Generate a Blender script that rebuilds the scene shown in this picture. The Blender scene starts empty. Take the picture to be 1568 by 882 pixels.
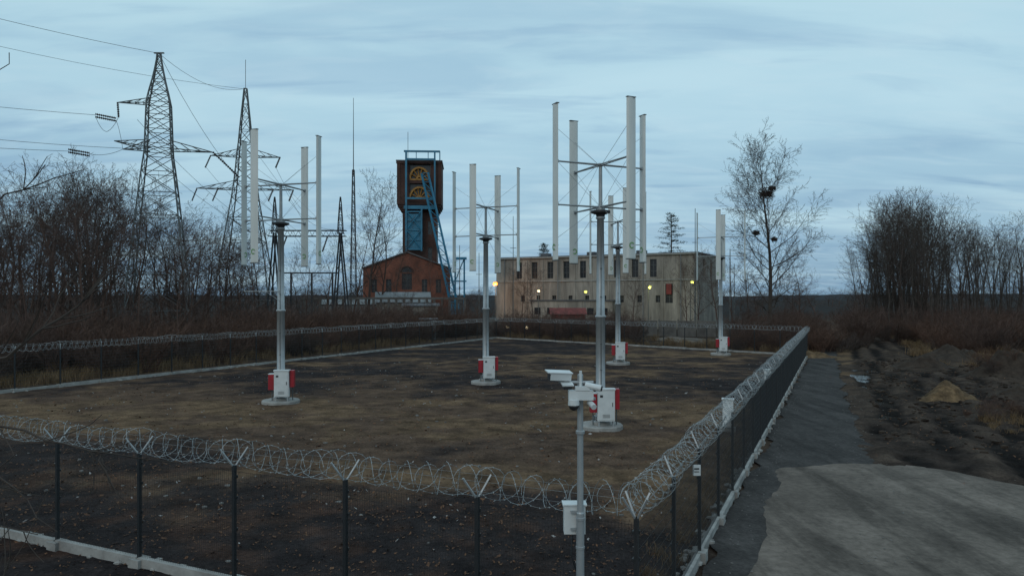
import bpy, math, random
import numpy as np
from mathutils import Vector, Matrix, noise as mn
random.seed(7); np.random.seed(7)
S=bpy.context.scene; COL=S.collection
# ------------------------------------------------ materials
def mat(name,c1,c2=None,scale=3.0,rough=0.8,metal=0.0,bump=0.0,bscale=None,emit=None,estr=0,stretch=None,detail=6,mult=None):
    m=bpy.data.materials.new(name); m.use_nodes=True
    nt=m.node_tree; N=nt.nodes; L=nt.links; b=N['Principled BSDF']
    b.inputs['Roughness'].default_value=rough; b.inputs['Metallic'].default_value=metal
    if rough>0.85: b.inputs['Specular IOR Level'].default_value=0.15
    c2=c2 or tuple(x*0.7 for x in c1)
    tc=N.new('ShaderNodeTexCoord'); mp=N.new('ShaderNodeMapping'); L.new(tc.outputs['Object'],mp.inputs[0])
    if stretch: mp.inputs['Scale'].default_value=stretch
    no=N.new('ShaderNodeTexNoise'); no.inputs['Scale'].default_value=scale; no.inputs['Detail'].default_value=detail
    no.inputs['Roughness'].default_value=0.65
    L.new(mp.outputs[0],no.inputs['Vector'])
    r=N.new('ShaderNodeValToRGB'); r.color_ramp.elements[0].position=0.32; r.color_ramp.elements[1].position=0.68
    r.color_ramp.elements[0].color=(*c1,1); r.color_ramp.elements[1].color=(*c2,1)
    L.new(no.outputs[0],r.inputs[0]); out=r.outputs[0]
    for (ms,lo,hi,st,p0,p1) in (mult or []):
        m2=N.new('ShaderNodeMapping'); L.new(tc.outputs['Object'],m2.inputs[0]); m2.inputs['Scale'].default_value=st; m2.inputs['Rotation'].default_value=(0,0,0.42)
        n3=N.new('ShaderNodeTexNoise'); n3.inputs['Scale'].default_value=ms; n3.inputs['Detail'].default_value=10; n3.inputs['Roughness'].default_value=0.7; n3.inputs['Distortion'].default_value=0.4
        L.new(m2.outputs[0],n3.inputs['Vector'])
        r3=N.new('ShaderNodeValToRGB'); r3.color_ramp.elements[0].position=p0; r3.color_ramp.elements[1].position=p1
        r3.color_ramp.elements[0].color=(lo,lo,lo,1); r3.color_ramp.elements[1].color=(hi,hi,hi,1); L.new(n3.outputs[0],r3.inputs[0])
        mm=N.new('ShaderNodeMixRGB'); mm.blend_type='MULTIPLY'; mm.inputs[0].default_value=1; L.new(out,mm.inputs[1]); L.new(r3.outputs[0],mm.inputs[2]); out=mm.outputs[0]
    L.new(out,b.inputs['Base Color'])
    if bump>0:
        n2=N.new('ShaderNodeTexNoise'); n2.inputs['Scale'].default_value=bscale or scale*4; n2.inputs['Detail'].default_value=5
        L.new(tc.outputs['Object'],n2.inputs['Vector'])
        bp=N.new('ShaderNodeBump'); bp.inputs['Strength'].default_value=bump; bp.inputs['Distance'].default_value=0.05
        L.new(n2.outputs[0],bp.inputs['Height']); L.new(bp.outputs[0],b.inputs['Normal'])
    if emit:
        b.inputs['Emission Color'].default_value=(*emit,1); b.inputs['Emission Strength'].default_value=estr
    return m
M={}
M['galv']=mat('galvanised_steel',(0.36,0.38,0.39),(0.27,0.29,0.30),2.5,0.45,0.35)
M['steel']=mat('dull_lattice_steel',(0.13,0.14,0.14),(0.07,0.075,0.075),1.2,0.6,0.2)
M['steeldark']=mat('dark_steel',(0.04,0.042,0.045),(0.025,0.025,0.028),2,0.6,0.2)
M['black']=mat('black_powder_coat',(0.012,0.014,0.016),(0.018,0.02,0.022),3,0.5)
M['white']=mat('white_blade_paint',(0.64,0.66,0.64),(0.50,0.52,0.50),1.0,0.4,stretch=(1,1,0.2))
M['cab']=mat('white_cabinet_paint',(0.62,0.64,0.64),(0.48,0.50,0.50),1.5,0.45)
M['red']=mat('red_paint',(0.33,0.012,0.022),(0.22,0.01,0.018),2,0.4)
M['green']=mat('green_marking',(0.16,0.32,0.12),(0.14,0.28,0.1),2,0.5)
M['conc']=mat('concrete',(0.36,0.35,0.33),(0.20,0.19,0.18),1.7,0.9,bump=0.4)
M['wire']=mat('razor_wire_zinc',(0.34,0.37,0.38),(0.2,0.22,0.23),5,0.5,0.3)
M['bark']=mat('bark_dark',(0.080,0.060,0.052),(0.046,0.035,0.031),1.5,0.95)
M['bark2']=mat('bark_redbrown',(0.110,0.071,0.058),(0.060,0.040,0.034),1.0,0.95)
M['bark3']=mat('bark_greybrown',(0.078,0.065,0.057),(0.044,0.036,0.031),1.0,0.95)
M['brush']=mat('brush_stems',(0.125,0.072,0.052),(0.062,0.038,0.030),0.8,0.95)
M['dry']=mat('dry_grass_blades',(0.20,0.135,0.075),(0.11,0.072,0.042),0.7,0.95)
M['leaf']=mat('fallen_leaves',(0.17,0.09,0.05),(0.08,0.042,0.028),3,0.9)
M['pale']=mat('pale_litter',(0.36,0.34,0.33),(0.18,0.165,0.155),3,0.9)
M['stone']=mat('stones',(0.20,0.19,0.18),(0.10,0.095,0.09),3,0.9)
M['needle']=mat('pine_needles',(0.025,0.04,0.028),(0.015,0.025,0.018),2,0.9)
M['glass']=mat('dark_window_glass',(0.015,0.016,0.02),(0.03,0.032,0.035),1,0.25)
M['wallc']=mat('weathered_render_wall',(0.315,0.288,0.252),(0.20,0.182,0.16),0.28,0.95,bump=0.2,stretch=(1,1,0.35),mult=[(0.5,0.58,1.1,(1,1,.25),.3,.6),(1.6,.8,1.1,(1,1,.12),.35,.6)])
M['roof']=mat('bitumen_roof',(0.13,0.13,0.135),(0.08,0.08,0.085),0.5,0.9)
M['trim']=mat('pale_cornice',(0.34,0.34,0.32),(0.24,0.24,0.23),0.6,0.9)
M['blue']=mat('blue_steel_paint',(0.022,0.18,0.29),(0.018,0.12,0.20),0.5,0.55)
M['yellow']=mat('sheave_yellow',(0.36,0.18,0.03),(0.24,0.11,0.02),1,0.6)
M['ins']=mat('insulator',(0.05,0.035,0.03),(0.03,0.02,0.02),3,0.3)
M['shed']=mat('grey_sheet_metal',(0.20,0.21,0.22),(0.12,0.13,0.13),0.6,0.7)
M['redroof']=mat('red_shed_paint',(0.20,0.035,0.028),(0.12,0.024,0.02),0.7,0.8)
M['sand']=mat('sandy_soil',(0.17,0.11,0.06),(0.075,0.05,0.03),2.2,0.95,bump=0.8,mult=[(3,.5,1.2,(1,1,1),.35,.6)])
M['soil']=mat('dug_soil',(0.060,0.044,0.034),(0.026,0.019,0.015),2.2,0.95,bump=0.9)
def emis(n,c,s): return mat(n,c,c,1,0.5,emit=c,estr=s)
M['eo']=emis('lamp_orange',(1,0.36,0.05),2.1); M['ew']=emis('lamp_white',(1,0.82,0.5),1.6); M['ey']=emis('lamp_yellowgreen',(0.8,0.8,0.15),1.4)
def brick(name,c1,c2,cm,sc):
    m=bpy.data.materials.new(name); m.use_nodes=True; nt=m.node_tree; N=nt.nodes; L=nt.links; b=N['Principled BSDF']
    b.inputs['Roughness'].default_value=0.9
    tc=N.new('ShaderNodeTexCoord'); sx=N.new('ShaderNodeSeparateXYZ'); L.new(tc.outputs['Object'],sx.inputs[0])
    ad=N.new('ShaderNodeMath'); L.new(sx.outputs[0],ad.inputs[0]); L.new(sx.outputs[1],ad.inputs[1])
    cb=N.new('ShaderNodeCombineXYZ'); L.new(ad.outputs[0],cb.inputs[0]); L.new(sx.outputs[2],cb.inputs[1])
    br=N.new('ShaderNodeTexBrick'); br.inputs['Scale'].default_value=sc
    br.inputs['Color1'].default_value=(*c1,1); br.inputs['Color2'].default_value=(*c2,1); br.inputs['Mortar'].default_value=(*cm,1)
    br.inputs['Mortar Size'].default_value=0.012
    L.new(cb.outputs[0],br.inputs['Vector'])
    no=N.new('ShaderNodeTexNoise'); no.inputs['Scale'].default_value=0.35; no.inputs['Detail'].default_value=7; L.new(tc.outputs['Object'],no.inputs['Vector'])
    rr=N.new('ShaderNodeValToRGB'); rr.color_ramp.elements[0].position=0.3; rr.color_ramp.elements[0].color=(0.45,0.45,0.45,1); rr.color_ramp.elements[1].position=0.7
    L.new(no.outputs[0],rr.inputs[0])
    mx=N.new('ShaderNodeMixRGB'); mx.blend_type='MULTIPLY'; mx.inputs[0].default_value=1
    L.new(br.outputs[0],mx.inputs[1]); L.new(rr.outputs[0],mx.inputs[2]); L.new(mx.outputs[0],b.inputs['Base Color'])
    return m
M['brickd']=brick('dark_tower_brick',(0.10,0.042,0.030),(0.065,0.03,0.023),(0.07,0.055,0.05),2.0)
M['brickr']=brick('red_brick',(0.25,0.082,0.048),(0.17,0.055,0.034),(0.13,0.09,0.07),2.0)
# ------------------------------------------------ mesh builder
class MB:
    def __init__(s): s.v=[]; s.f=[]; s.m=[]; s.mats=[]; s.mi=0
    def use(s,k):
        m=M[k]
        if m not in s.mats: s.mats.append(m)
        s.mi=s.mats.index(m); return s
    def face(s,*pts):
        b=len(s.v); s.v.extend([tuple(p) for p in pts]); s.f.append(tuple(range(b,b+len(pts)))); s.m.append(s.mi)
    def box(s,c,size,ax=None):
        c=Vector(c); X,Y,Z=ax or (Vector((1,0,0)),Vector((0,1,0)),Vector((0,0,1)))
        hx,hy,hz=[q/2 for q in size]; b=len(s.v)
        for dz in(-1,1):
            for dx,dy in((-1,-1),(1,-1),(1,1),(-1,1)): s.v.append(tuple(c+X*dx*hx+Y*dy*hy+Z*dz*hz))
        for q in((0,3,2,1),(4,5,6,7),(0,1,5,4),(1,2,6,5),(2,3,7,6),(3,0,4,7)): s.f.append(tuple(b+i for i in q)); s.m.append(s.mi)
    def poly(s,pts,rad,n=3,cap=False):
        pts=[Vector(p) for p in pts]; k=len(pts); base=len(s.v)
        if not hasattr(rad,'__len__'): rad=[rad]*k
        prev=None
        for i,p in enumerate(pts):
            t=(pts[min(i+1,k-1)]-pts[max(i-1,0)])
            if t.length<1e-9: t=Vector((0,0,1))
            t.normalize()
            if prev is None:
                a=Vector((0,0,1)) if abs(t.z)<0.9 else Vector((1,0,0)); x=t.cross(a).normalized()
            else:
                x=prev-t*prev.dot(t)
                if x.length<1e-6: x=t.orthogonal()
                x.normalize()
            prev=x; y=t.cross(x); r=rad[i]
            for j in range(n):
                an=2*math.pi*j/n; s.v.append(tuple(p+x*(r*math.cos(an))+y*(r*math.sin(an))))
        for i in range(k-1):
            for j in range(n):
                a=base+i*n+j; b=base+i*n+(j+1)%n; s.f.append((a,b,b+n,a+n)); s.m.append(s.mi)
        if cap:
            s.f.append(tuple(base+j for j in range(n))[::-1]); s.m.append(s.mi)
            s.f.append(tuple(base+(k-1)*n+j for j in range(n))); s.m.append(s.mi)
    def tube(s,a,b,r,r2=None,n=6,cap=True): s.poly([a,b],[r,r if r2 is None else r2],n,cap)
    def lathe(s,prof,c=(0,0),n=24):
        b=len(s.v)
        for r,z in prof:
            for j in range(n):
                an=2*math.pi*j/n; s.v.append((c[0]+r*math.cos(an),c[1]+r*math.sin(an),z))
        for i in range(len(prof)-1):
            for j in range(n):
                p=b+i*n+j;q=b+i*n+(j+1)%n; s.f.append((p,q,q+n,p+n)); s.m.append(s.mi)
        s.f.append(tuple(b+(len(prof)-1)*n+j for j in range(n))); s.m.append(s.mi)
    def ball(s,c,r,n=10,sq=(1,1,1)):
        b=len(s.v); k=n//2+1
        for i in range(k):
            ph=-math.pi/2+math.pi*i/(k-1)
            for j in range(n):
                th=2*math.pi*j/n; s.v.append((c[0]+r*sq[0]*math.cos(ph)*math.cos(th),c[1]+r*sq[1]*math.cos(ph)*math.sin(th),c[2]+r*sq[2]*math.sin(ph)))
        for i in range(k-1):
            for j in range(n):
                p=b+i*n+j;q=b+i*n+(j+1)%n; s.f.append((p,q,q+n,p+n)); s.m.append(s.mi)
    def mesh(s,name,smooth=False):
        me=bpy.data.meshes.new(name); me.from_pydata(s.v,[],s.f)
        for m in s.mats: me.materials.append(m)
        me.polygons.foreach_set('material_index',s.m)
        if smooth: me.polygons.foreach_set('use_smooth',[True]*len(s.f))
        me.update(); return me
    def obj(s,name,parent=None,loc=(0,0,0),rot=0,scale=1,smooth=False):
        return put(s.mesh(name,smooth),name,loc,rot,scale,parent)
def put(me,name,loc=(0,0,0),rot=0,scale=1,parent=None):
    o=bpy.data.objects.new(name,me); COL.objects.link(o); o.location=loc
    o.rotation_euler=(0,0,rot) if not hasattr(rot,'__len__') else rot
    o.scale=(scale,)*3 if not hasattr(scale,'__len__') else scale
    if parent: o.parent=parent
    return o
def empty(name,loc=(0,0,0),rot=0,scale=1):
    return put(None,name,loc,rot,scale)
V=Vector
# ------------------------------------------------ site layout (metres, camera stands over the origin)
C=V((1.8,10.4,0)); R=V((27.6,67.2,0)); B=V((-2.1,96,0)); L=V((-35.9,27.6,0))
U=(R-C).normalized(); Rt=V((U.y,-U.x,0))
tab=np.random.rand(256,256)
def vn(x,y,s=0):
    x=x+s*17.3;y=y+s*9.1
    xi=np.floor(x).astype(int);yi=np.floor(y).astype(int);fx=x-xi;fy=y-yi
    fx=fx*fx*(3-2*fx);fy=fy*fy*(3-2*fy)
    g=lambda a,b:tab[a%256,b%256]
    return (g(xi,yi)*(1-fx)+g(xi+1,yi)*fx)*(1-fy)+(g(xi,yi+1)*(1-fx)+g(xi+1,yi+1)*fx)*fy
def fbm(x,y,s=0,o=4):
    t=0;a=0.5
    for i in range(o): t=t+a*vn(x*2**i,y*2**i,s+i*3);a*=0.5
    return t/(1-0.5**o)
def sm(a,b,x): 
    t=np.clip((x-a)/(b-a),0,1); return t*t*(3-2*t)
def grow(s,e,st,g=1.12):
    out=[];x=s;d=st
    while x<e: x+=d;d*=g;out.append(x)
    return out
xs=np.array([-q for q in grow(32,2500,0.4)][::-1]+list(np.arange(-32,42,0.2))+grow(42,2500,0.3))
ys=np.array([-q for q in grow(-3,2500,0.6,1.3)][::-1]+list(np.arange(3.2,62,0.2))+grow(62,3000,0.25,1.05))
Xg,Yg=np.meshgrid(xs,ys)
PUD=[(24.6,50.5,1.3,2.2),(23.6,47.5,.6,1.0),(26.2,54,1.0,1.5),(16.9,33.4,0.7,0.7),(19.2,37.6,.45,1.0),(26.2,43.5,1.3,0.8),(30.0,47,1.2,.8),(21.9,43.5,.45,1.3),(1.5,37.6,.35,.22)]
def height(X,Y):
    a=(X-C.x)*U.x+(Y-C.y)*U.y; b=(X-C.x)*Rt.x+(Y-C.y)*Rt.y
    z=(fbm(X*0.6,Y*0.6,1)-0.5)*0.08+(fbm(X*2.2,Y*2.2,5)-0.5)*0.07
    wob=(fbm(a*0.06,b*0+2,3)-0.5)*5
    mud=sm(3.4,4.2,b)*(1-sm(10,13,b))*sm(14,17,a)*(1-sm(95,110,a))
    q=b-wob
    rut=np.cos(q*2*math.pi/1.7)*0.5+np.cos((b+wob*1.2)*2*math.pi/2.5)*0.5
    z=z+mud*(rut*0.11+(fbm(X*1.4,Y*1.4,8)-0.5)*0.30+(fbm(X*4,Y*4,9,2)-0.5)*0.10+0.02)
    z=z+sm(9,14,b)*(fbm(X*0.35,Y*0.35,12)-0.4)*0.6*sm(22,40,Y)*(1-sm(150,300,Y))+sm(9,12,b)*(fbm(X*1.5,Y*1.5,13)-0.5)*0.25*sm(22,30,Y)*(1-sm(100,200,Y))
    for (px,py,rx,ry) in PUD:
        d=((X-px)/rx)**2+((Y-py)/(ry*1.1))**2
        w=np.exp(-(d*0.7)**2); z=z*(1-.80*w)-0.085*w
    road=sm(-0.6,-0.1,b)*(1-sm(3.0,3.5,b))
    z=z*(1-road)-road*0.04
    near=sm(-0.6,-0.1,b)*(1-sm(15,17,a)); z=z*(1-near)-near*0.06
    return z,a,b,mud,rut
Zg,A_,B_,mud_,rut_=height(Xg,Yg)
far=sm(200,700,np.hypot(Xg,Yg)); Zg=Zg*(1-far)
def colr(c): return np.array(c)[None,None,:]
def mix(c,d,t): return c*(1-t[...,None])+d*t[...,None]
n1=fbm(Xg*0.12,Yg*0.12,21,5); n2=fbm(Xg*0.5,Yg*0.5,31,4); n4=fbm(Xg*1.6,Yg*1.6,35,3)
wx=Xg+6*(n1-.5); n5=fbm(wx*0.07+.3*Yg*.02,Yg*0.22,51,5)
cind=colr((0.029,0.0245,0.0245)); brown=colr((0.094,0.063,0.045)); tan=colr((0.150,0.100,0.060)); mudc=colr((0.060,0.045,0.036))
one=np.ones(Xg.shape+(3,))
bw=n1*0.3+n5*.35+n2*0.25+n4*0.10+0.11*np.exp(-((A_-15)/8)**2)+.05*np.exp(-((B_+14)/10)**2)-.04*sm(28,48,A_)
fld=mix(one*cind,one*brown,sm(0.43,0.59,bw)*sm(4,11,A_+n2*8-3-B_*0.05))
fld=mix(fld,one*tan,sm(0.50,0.64,n5*.55+n2*.45)*sm(0.5,0.60,bw)*0.7)
arc=np.abs(np.hypot(Xg+9,Yg-14)-14-3*(n1-.5)); trk=np.exp(-((arc%1.7-.85)/.16)**2)*(arc<4.5)
arc2=np.abs(Xg*.5-Yg*.9+30+5*(n1-.5)); trk=np.maximum(trk,np.exp(-((arc2%1.9-.9)/.15)**2)*(arc2<3))
fld=mix(fld,fld*.5,trk*.6*sm(.35,.6,n2))
fld=mix(fld,one*colr((0.062,0.037,0.028)),sm(.5,.7,n4*.6+n2*.4)*(1-sm(4,10,A_))*0.8)
lf=-(((Xg-L.x)*U.y-(Yg-L.y)*U.x))
outl=mix(one*colr((0.055,0.038,0.028)),one*tan,sm(0.5,0.7,n2)*0.4)
rgt=mix(one*mudc,one*tan,sm(0.45,0.6,n1*0.5+n2*0.5)*sm(38,54,Yg)*0.8)
rgt=mix(rgt,one*colr((0.085,0.060,0.043)),sm(0.48,0.62,n2*.5+n4*.5)*sm(7,12,B_)*.8)
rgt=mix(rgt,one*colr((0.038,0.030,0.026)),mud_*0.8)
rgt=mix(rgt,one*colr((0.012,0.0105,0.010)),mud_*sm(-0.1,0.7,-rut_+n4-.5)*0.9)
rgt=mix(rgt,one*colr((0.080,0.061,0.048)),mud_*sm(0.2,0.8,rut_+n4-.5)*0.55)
rgt=mix(rgt,one*colr((0.016,0.014,0.013)),sm(-.03,-.08,Zg)*sm(3.5,4,B_)*.8)
col=mix(outl,fld,sm(-0.3,0.3,-lf)*(1-sm(95,100,Yg)))
col=mix(col,rgt,sm(-0.2,0.3,B_))
back=sm(0,2,((Yg-R.y)+(Xg-R.x)*((B.y-R.y)/(R.x-B.x))))*(1-sm(0,1,B_))
col=mix(col,one*colr((0.050,0.038,0.029)),back)
col=mix(col,one*colr((0.030,0.028,0.027)),sm(120,260,np.hypot(Xg,Yg)))
ny,nx=Xg.shape
verts=np.stack([Xg,Yg,Zg],-1).reshape(-1,3)
idx=np.arange(ny*nx).reshape(ny,nx)
faces=np.stack([idx[:-1,:-1],idx[:-1,1:],idx[1:,1:],idx[1:,:-1]],-1).reshape(-1,4)
me=bpy.data.meshes.new('ground'); me.from_pydata(verts.tolist(),[],faces.tolist())
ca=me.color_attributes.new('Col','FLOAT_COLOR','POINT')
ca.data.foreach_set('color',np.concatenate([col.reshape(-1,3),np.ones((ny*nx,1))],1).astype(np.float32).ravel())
me.polygons.foreach_set('use_smooth',[True]*len(me.polygons))
gm=bpy.data.materials.new('ground_soil'); gm.use_nodes=True; nt=gm.node_tree;N=nt.nodes;Lk=nt.links;b=N['Principled BSDF']
at=N.new('ShaderNodeVertexColor'); at.layer_name='Col'; tc=N.new('ShaderNodeTexCoord')
na=N.new('ShaderNodeTexNoise'); na.inputs['Scale'].default_value=0.8; na.inputs['Detail'].default_value=13; na.inputs['Roughness'].default_value=0.74
nb=N.new('ShaderNodeTexNoise'); nb.inputs['Scale'].default_value=11; nb.inputs['Detail'].default_value=8; nb.inputs['Roughness'].default_value=0.8
for q in(na,nb): Lk.new(tc.outputs['Object'],q.inputs['Vector'])
ra=N.new('ShaderNodeValToRGB'); ra.color_ramp.elements[0].position=0.36; ra.color_ramp.elements[0].color=(0.5,0.5,0.52,1); ra.color_ramp.elements[1].position=0.66; ra.color_ramp.elements[1].color=(1.55,1.5,1.47,1)
Lk.new(na.outputs[0],ra.inputs[0])
rb=N.new('ShaderNodeValToRGB'); rb.color_ramp.elements[0].position=0.36; rb.color_ramp.elements[0].color=(0.6,0.6,0.6,1); rb.color_ramp.elements[1].position=0.70; rb.color_ramp.elements[1].color=(1.5,1.5,1.5,1)
Lk.new(nb.outputs[0],rb.inputs[0])
m1=N.new('ShaderNodeMixRGB'); m1.blend_type='MULTIPLY'; m1.inputs[0].default_value=1; m2=N.new('ShaderNodeMixRGB'); m2.blend_type='MULTIPLY'; m2.inputs[0].default_value=1
Lk.new(at.outputs[0],m1.inputs[1]);Lk.new(ra.outputs[0],m1.inputs[2]);Lk.new(m1.outputs[0],m2.inputs[1]);Lk.new(rb.outputs[0],m2.inputs[2]);Lk.new(m2.outputs[0],b.inputs['Base Color'])
b.inputs['Roughness'].default_value=1.0; b.inputs['Specular IOR Level'].default_value=0.03
bp=N.new('ShaderNodeBump'); bp.inputs['Strength'].default_value=.8; bp.inputs['Distance'].default_value=0.12; Lk.new(na.outputs[0],bp.inputs['Height']); Lk.new(bp.outputs[0],b.inputs['Normal'])
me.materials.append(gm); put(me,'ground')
def hz(x,y): return float(height(np.array([[x]]),np.array([[y]]))[0][0,0])
wm=bpy.data.materials.new('puddle_water'); wm.use_nodes=True; b=wm.node_tree.nodes['Principled BSDF']; b.inputs['Base Color'].default_value=(0.02,0.017,0.014,1); b.inputs['Roughness'].default_value=0.1; b.inputs['Specular IOR Level'].default_value=0.35
M['water']=wm
for (px,py,rx,ry) in PUD:
    mb=MB().use('water'); pts=[]
    for j in range(28):
        t=2*math.pi*j/28; pts.append((px+rx*1.15*math.cos(t),py+ry*1.25*math.sin(t),-0.078))
    mb.face(*pts); mb.obj('puddle')
def sheet(name,poly,z,m,jit=0.15,step=0.25):
    pts=[]
    for i in range(len(poly)):
        a=V(poly[i]+(0,)); c=V(poly[(i+1)%len(poly)]+(0,)); n=max(1,int((c-a).length/step))
        for k in range(n):
            p=a.lerp(c,k/n); w=mn.noise(p*0.5)*jit*2+mn.noise(p*2.5)*jit*.6+mn.noise(p*7)*jit*.6
            nrm=V(((c-a).y,-(c-a).x,0)).normalized(); p=p+nrm*w; pts.append((p.x,p.y,z))
    mb=MB().use(m); mb.face(*pts); return mb.obj(name)
M['asph']=mat('worn_asphalt',(0.062,0.056,0.053),(0.036,0.0325,0.031),1.2,0.97,bump=0.6,bscale=14,detail=12,mult=[(.6,.55,1.4,(1.6,.3,1),.35,.65),(7,.7,1.25,(1,1,1),.35,.65)])
M['tarm']=mat('pale_dusty_tarmac',(0.182,0.150,0.127),(0.125,0.104,0.088),0.55,0.99,bump=0.5,bscale=14,detail=14,mult=[(.5,.60,1.1,(1.8,.28,1),.38,.54),(5,.74,1.12,(1,1,1),.35,.6),(.25,.72,1.1,(1,1,1),.4,.6)])
def ab(a,b): p=C+U*a+Rt*b; return (p.x,p.y)
sheet('asphalt_road',[ab(-14,0.15),ab(-14,3.6),ab(14,3.9),ab(22,3.5),ab(30,3.2),ab(45,2.8),ab(60,2.5),ab(85,2.4),ab(85,0.6),ab(62,0.2)],0.006,'asph',0.22)
sheet('tarmac_yard',[(-1,2),(4.6,14.0),(6.2,17.6),(8.6,23.0),(10.5,23.7),(12.9,23.6),(14.4,21.8),(16,18.4),(19,17),(26,12),(26,2)],0.012,'tarm',0.15)
sheet('asphalt_yard',[(17,92),(24,80),(31,78),(30,86),(22,100)],0.06,'tarm',0.2)
# ------------------------------------------------ fences
def fence(name,P0,P1,near=True,plinth=True):
    d=(P1-P0); Ln=d.length; d.normalize(); nrm=V((-d.y,d.x,0)); Z=V((0,0,1)); root=empty(name)
    n=round(Ln/2.6); st=Ln/n
    mb=MB().use('black')
    sp=0.05 if near else 0.12; wr=0.0030 if near else 0.005
    k=int(Ln/sp)
    for i in range(k):
        p=P0+d*(i*sp+0.02); mb.poly([p+Z*0.2,p+Z*2.22],wr,3)
    for i in range(11):
        z=0.24+i*0.196
        mb.poly([P0+Z*z,P1+Z*z],wr*1.2,3)
    mb.obj('mesh_panels',root)
    mb=MB().use('black')
    for i in range(n+1):
        p=P0+d*(st*i)
        mb.box(p+Z*1.17,(0.065,0.065,2.3),(d,nrm,Z))
        for z in(0.5,1.1,1.7,2.1): mb.box(p+Z*z-nrm*0.04,(0.09,0.03,0.05),(d,nrm,Z))
    mb.use('galv')
    for i in range(n+1):
        p=P0+d*(st*i)+Z*2.3
        for sgn in(-1,1):
            q=p+nrm*(0.2*sgn)+d*(0.15*sgn)+Z*0.34; mb.tube(p-Z*0.03,q,0.018,n=4)
    mb.obj('posts',root)
    mb=MB().use('wire')
    for hand in(1,-1):
        pitch=0.38; NL=int(Ln/pitch); ppl=14 if near else 9; pts=[]
        for i in range(NL*ppl):
            th=2*math.pi*i/ppl; rr=0.25+0.07*mn.noise(V((i*0.03,hand*9.1,P0.x)))
            s=pitch*i/ppl+0.19*math.cos(th)*hand*(1+0.5*mn.noise(V((i*0.05,3,P0.y))))
            sag=-0.07*math.sin(math.pi*((s/st)%1))+.03*mn.noise(V((i*.02,hand,5)))
            pts.append(P0+d*s+nrm*(rr*math.cos(th))+Z*(2.58+sag+rr*math.sin(th)*0.95))
        mb.poly(pts,0.004 if near else 0.006,3)
        if near:
            for i in range(0,len(pts)-1):
                p=pts[i]; t=(pts[i+1]-p).normalized(); o=t.orthogonal().normalized()*0.016
                mb.face(p-o+t*0.01,p+o+t*0.017,p+o*0.2-t*0.01)
    for z,o in((2.4,0),(2.62,0.2),(2.62,-0.2)):
        mb.poly([P0+Z*z+nrm*o,P1+Z*z+nrm*o],0.003,3)
    mb.obj('razor_wire_coil',root)
    if plinth:
        mb=MB().use('conc')
        for i in range(n):
            a=P0+d*(st*i+0.04); h=0.17+random.uniform(-.02,.03)
            mb.box(a+d*(st/2-0.04)+Z*(h/2-0.08)+nrm*random.uniform(-.02,.02),(st-0.05,0.12,h+0.16),(d,nrm,Z))
            mb.box(P0+d*(st*i)+Z*0.02,(0.3,0.3,0.26+random.uniform(0,.1)),(d,nrm,Z))
            for _ in range(18 if near else 3):
                q=a+d*random.uniform(0,st)-nrm*random.uniform(-0.1,0.34)*1.0
                r=random.uniform(.03,.10); b0=len(mb.v); mb.ball((q.x,q.y,0.02),r,6,(1.3,1,.6))
                for kk in range(b0,len(mb.v)): v=V(mb.v[kk]); mb.v[kk]=tuple(v+mn.noise_vector(v*11)*r*.4)
        mb.obj('concrete_plinth',root)
    return root
fence('mesh_fence',C,L,True); fence('mesh_fence',R,C,True); fence('mesh_fence',L,B,False); fence('mesh_fence',B,R,False)
mb=MB().use('cab'); mb.box((3.74,14.55,2.0),(0.16,0.01,0.22)); mb.use('steeldark'); mb.box((3.74,14.54,2.03),(0.1,0.006,0.03)); mb.box((3.74,14.54,1.97),(0.1,0.006,0.015)); mb.obj('notice_sign')
for (x,y,h) in((8.9,29.6,1.22),(14.9,41.8,1.2)):
    mb=MB().use('cab'); mb.box((0,0,h/2+.12),(0.42,0.3,h-.1)); mb.box((0,0,h+.09),(0.5,0.38,0.05)); mb.use('conc'); mb.box((0,0,0.04),(0.6,0.5,0.2))
    mb.use('steeldark'); mb.box((0.15,-0.156,h*.55),(0.02,0.01,0.14)); mb.obj('electrical_cabinet',loc=(x,y,0),rot=-0.3)
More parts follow.
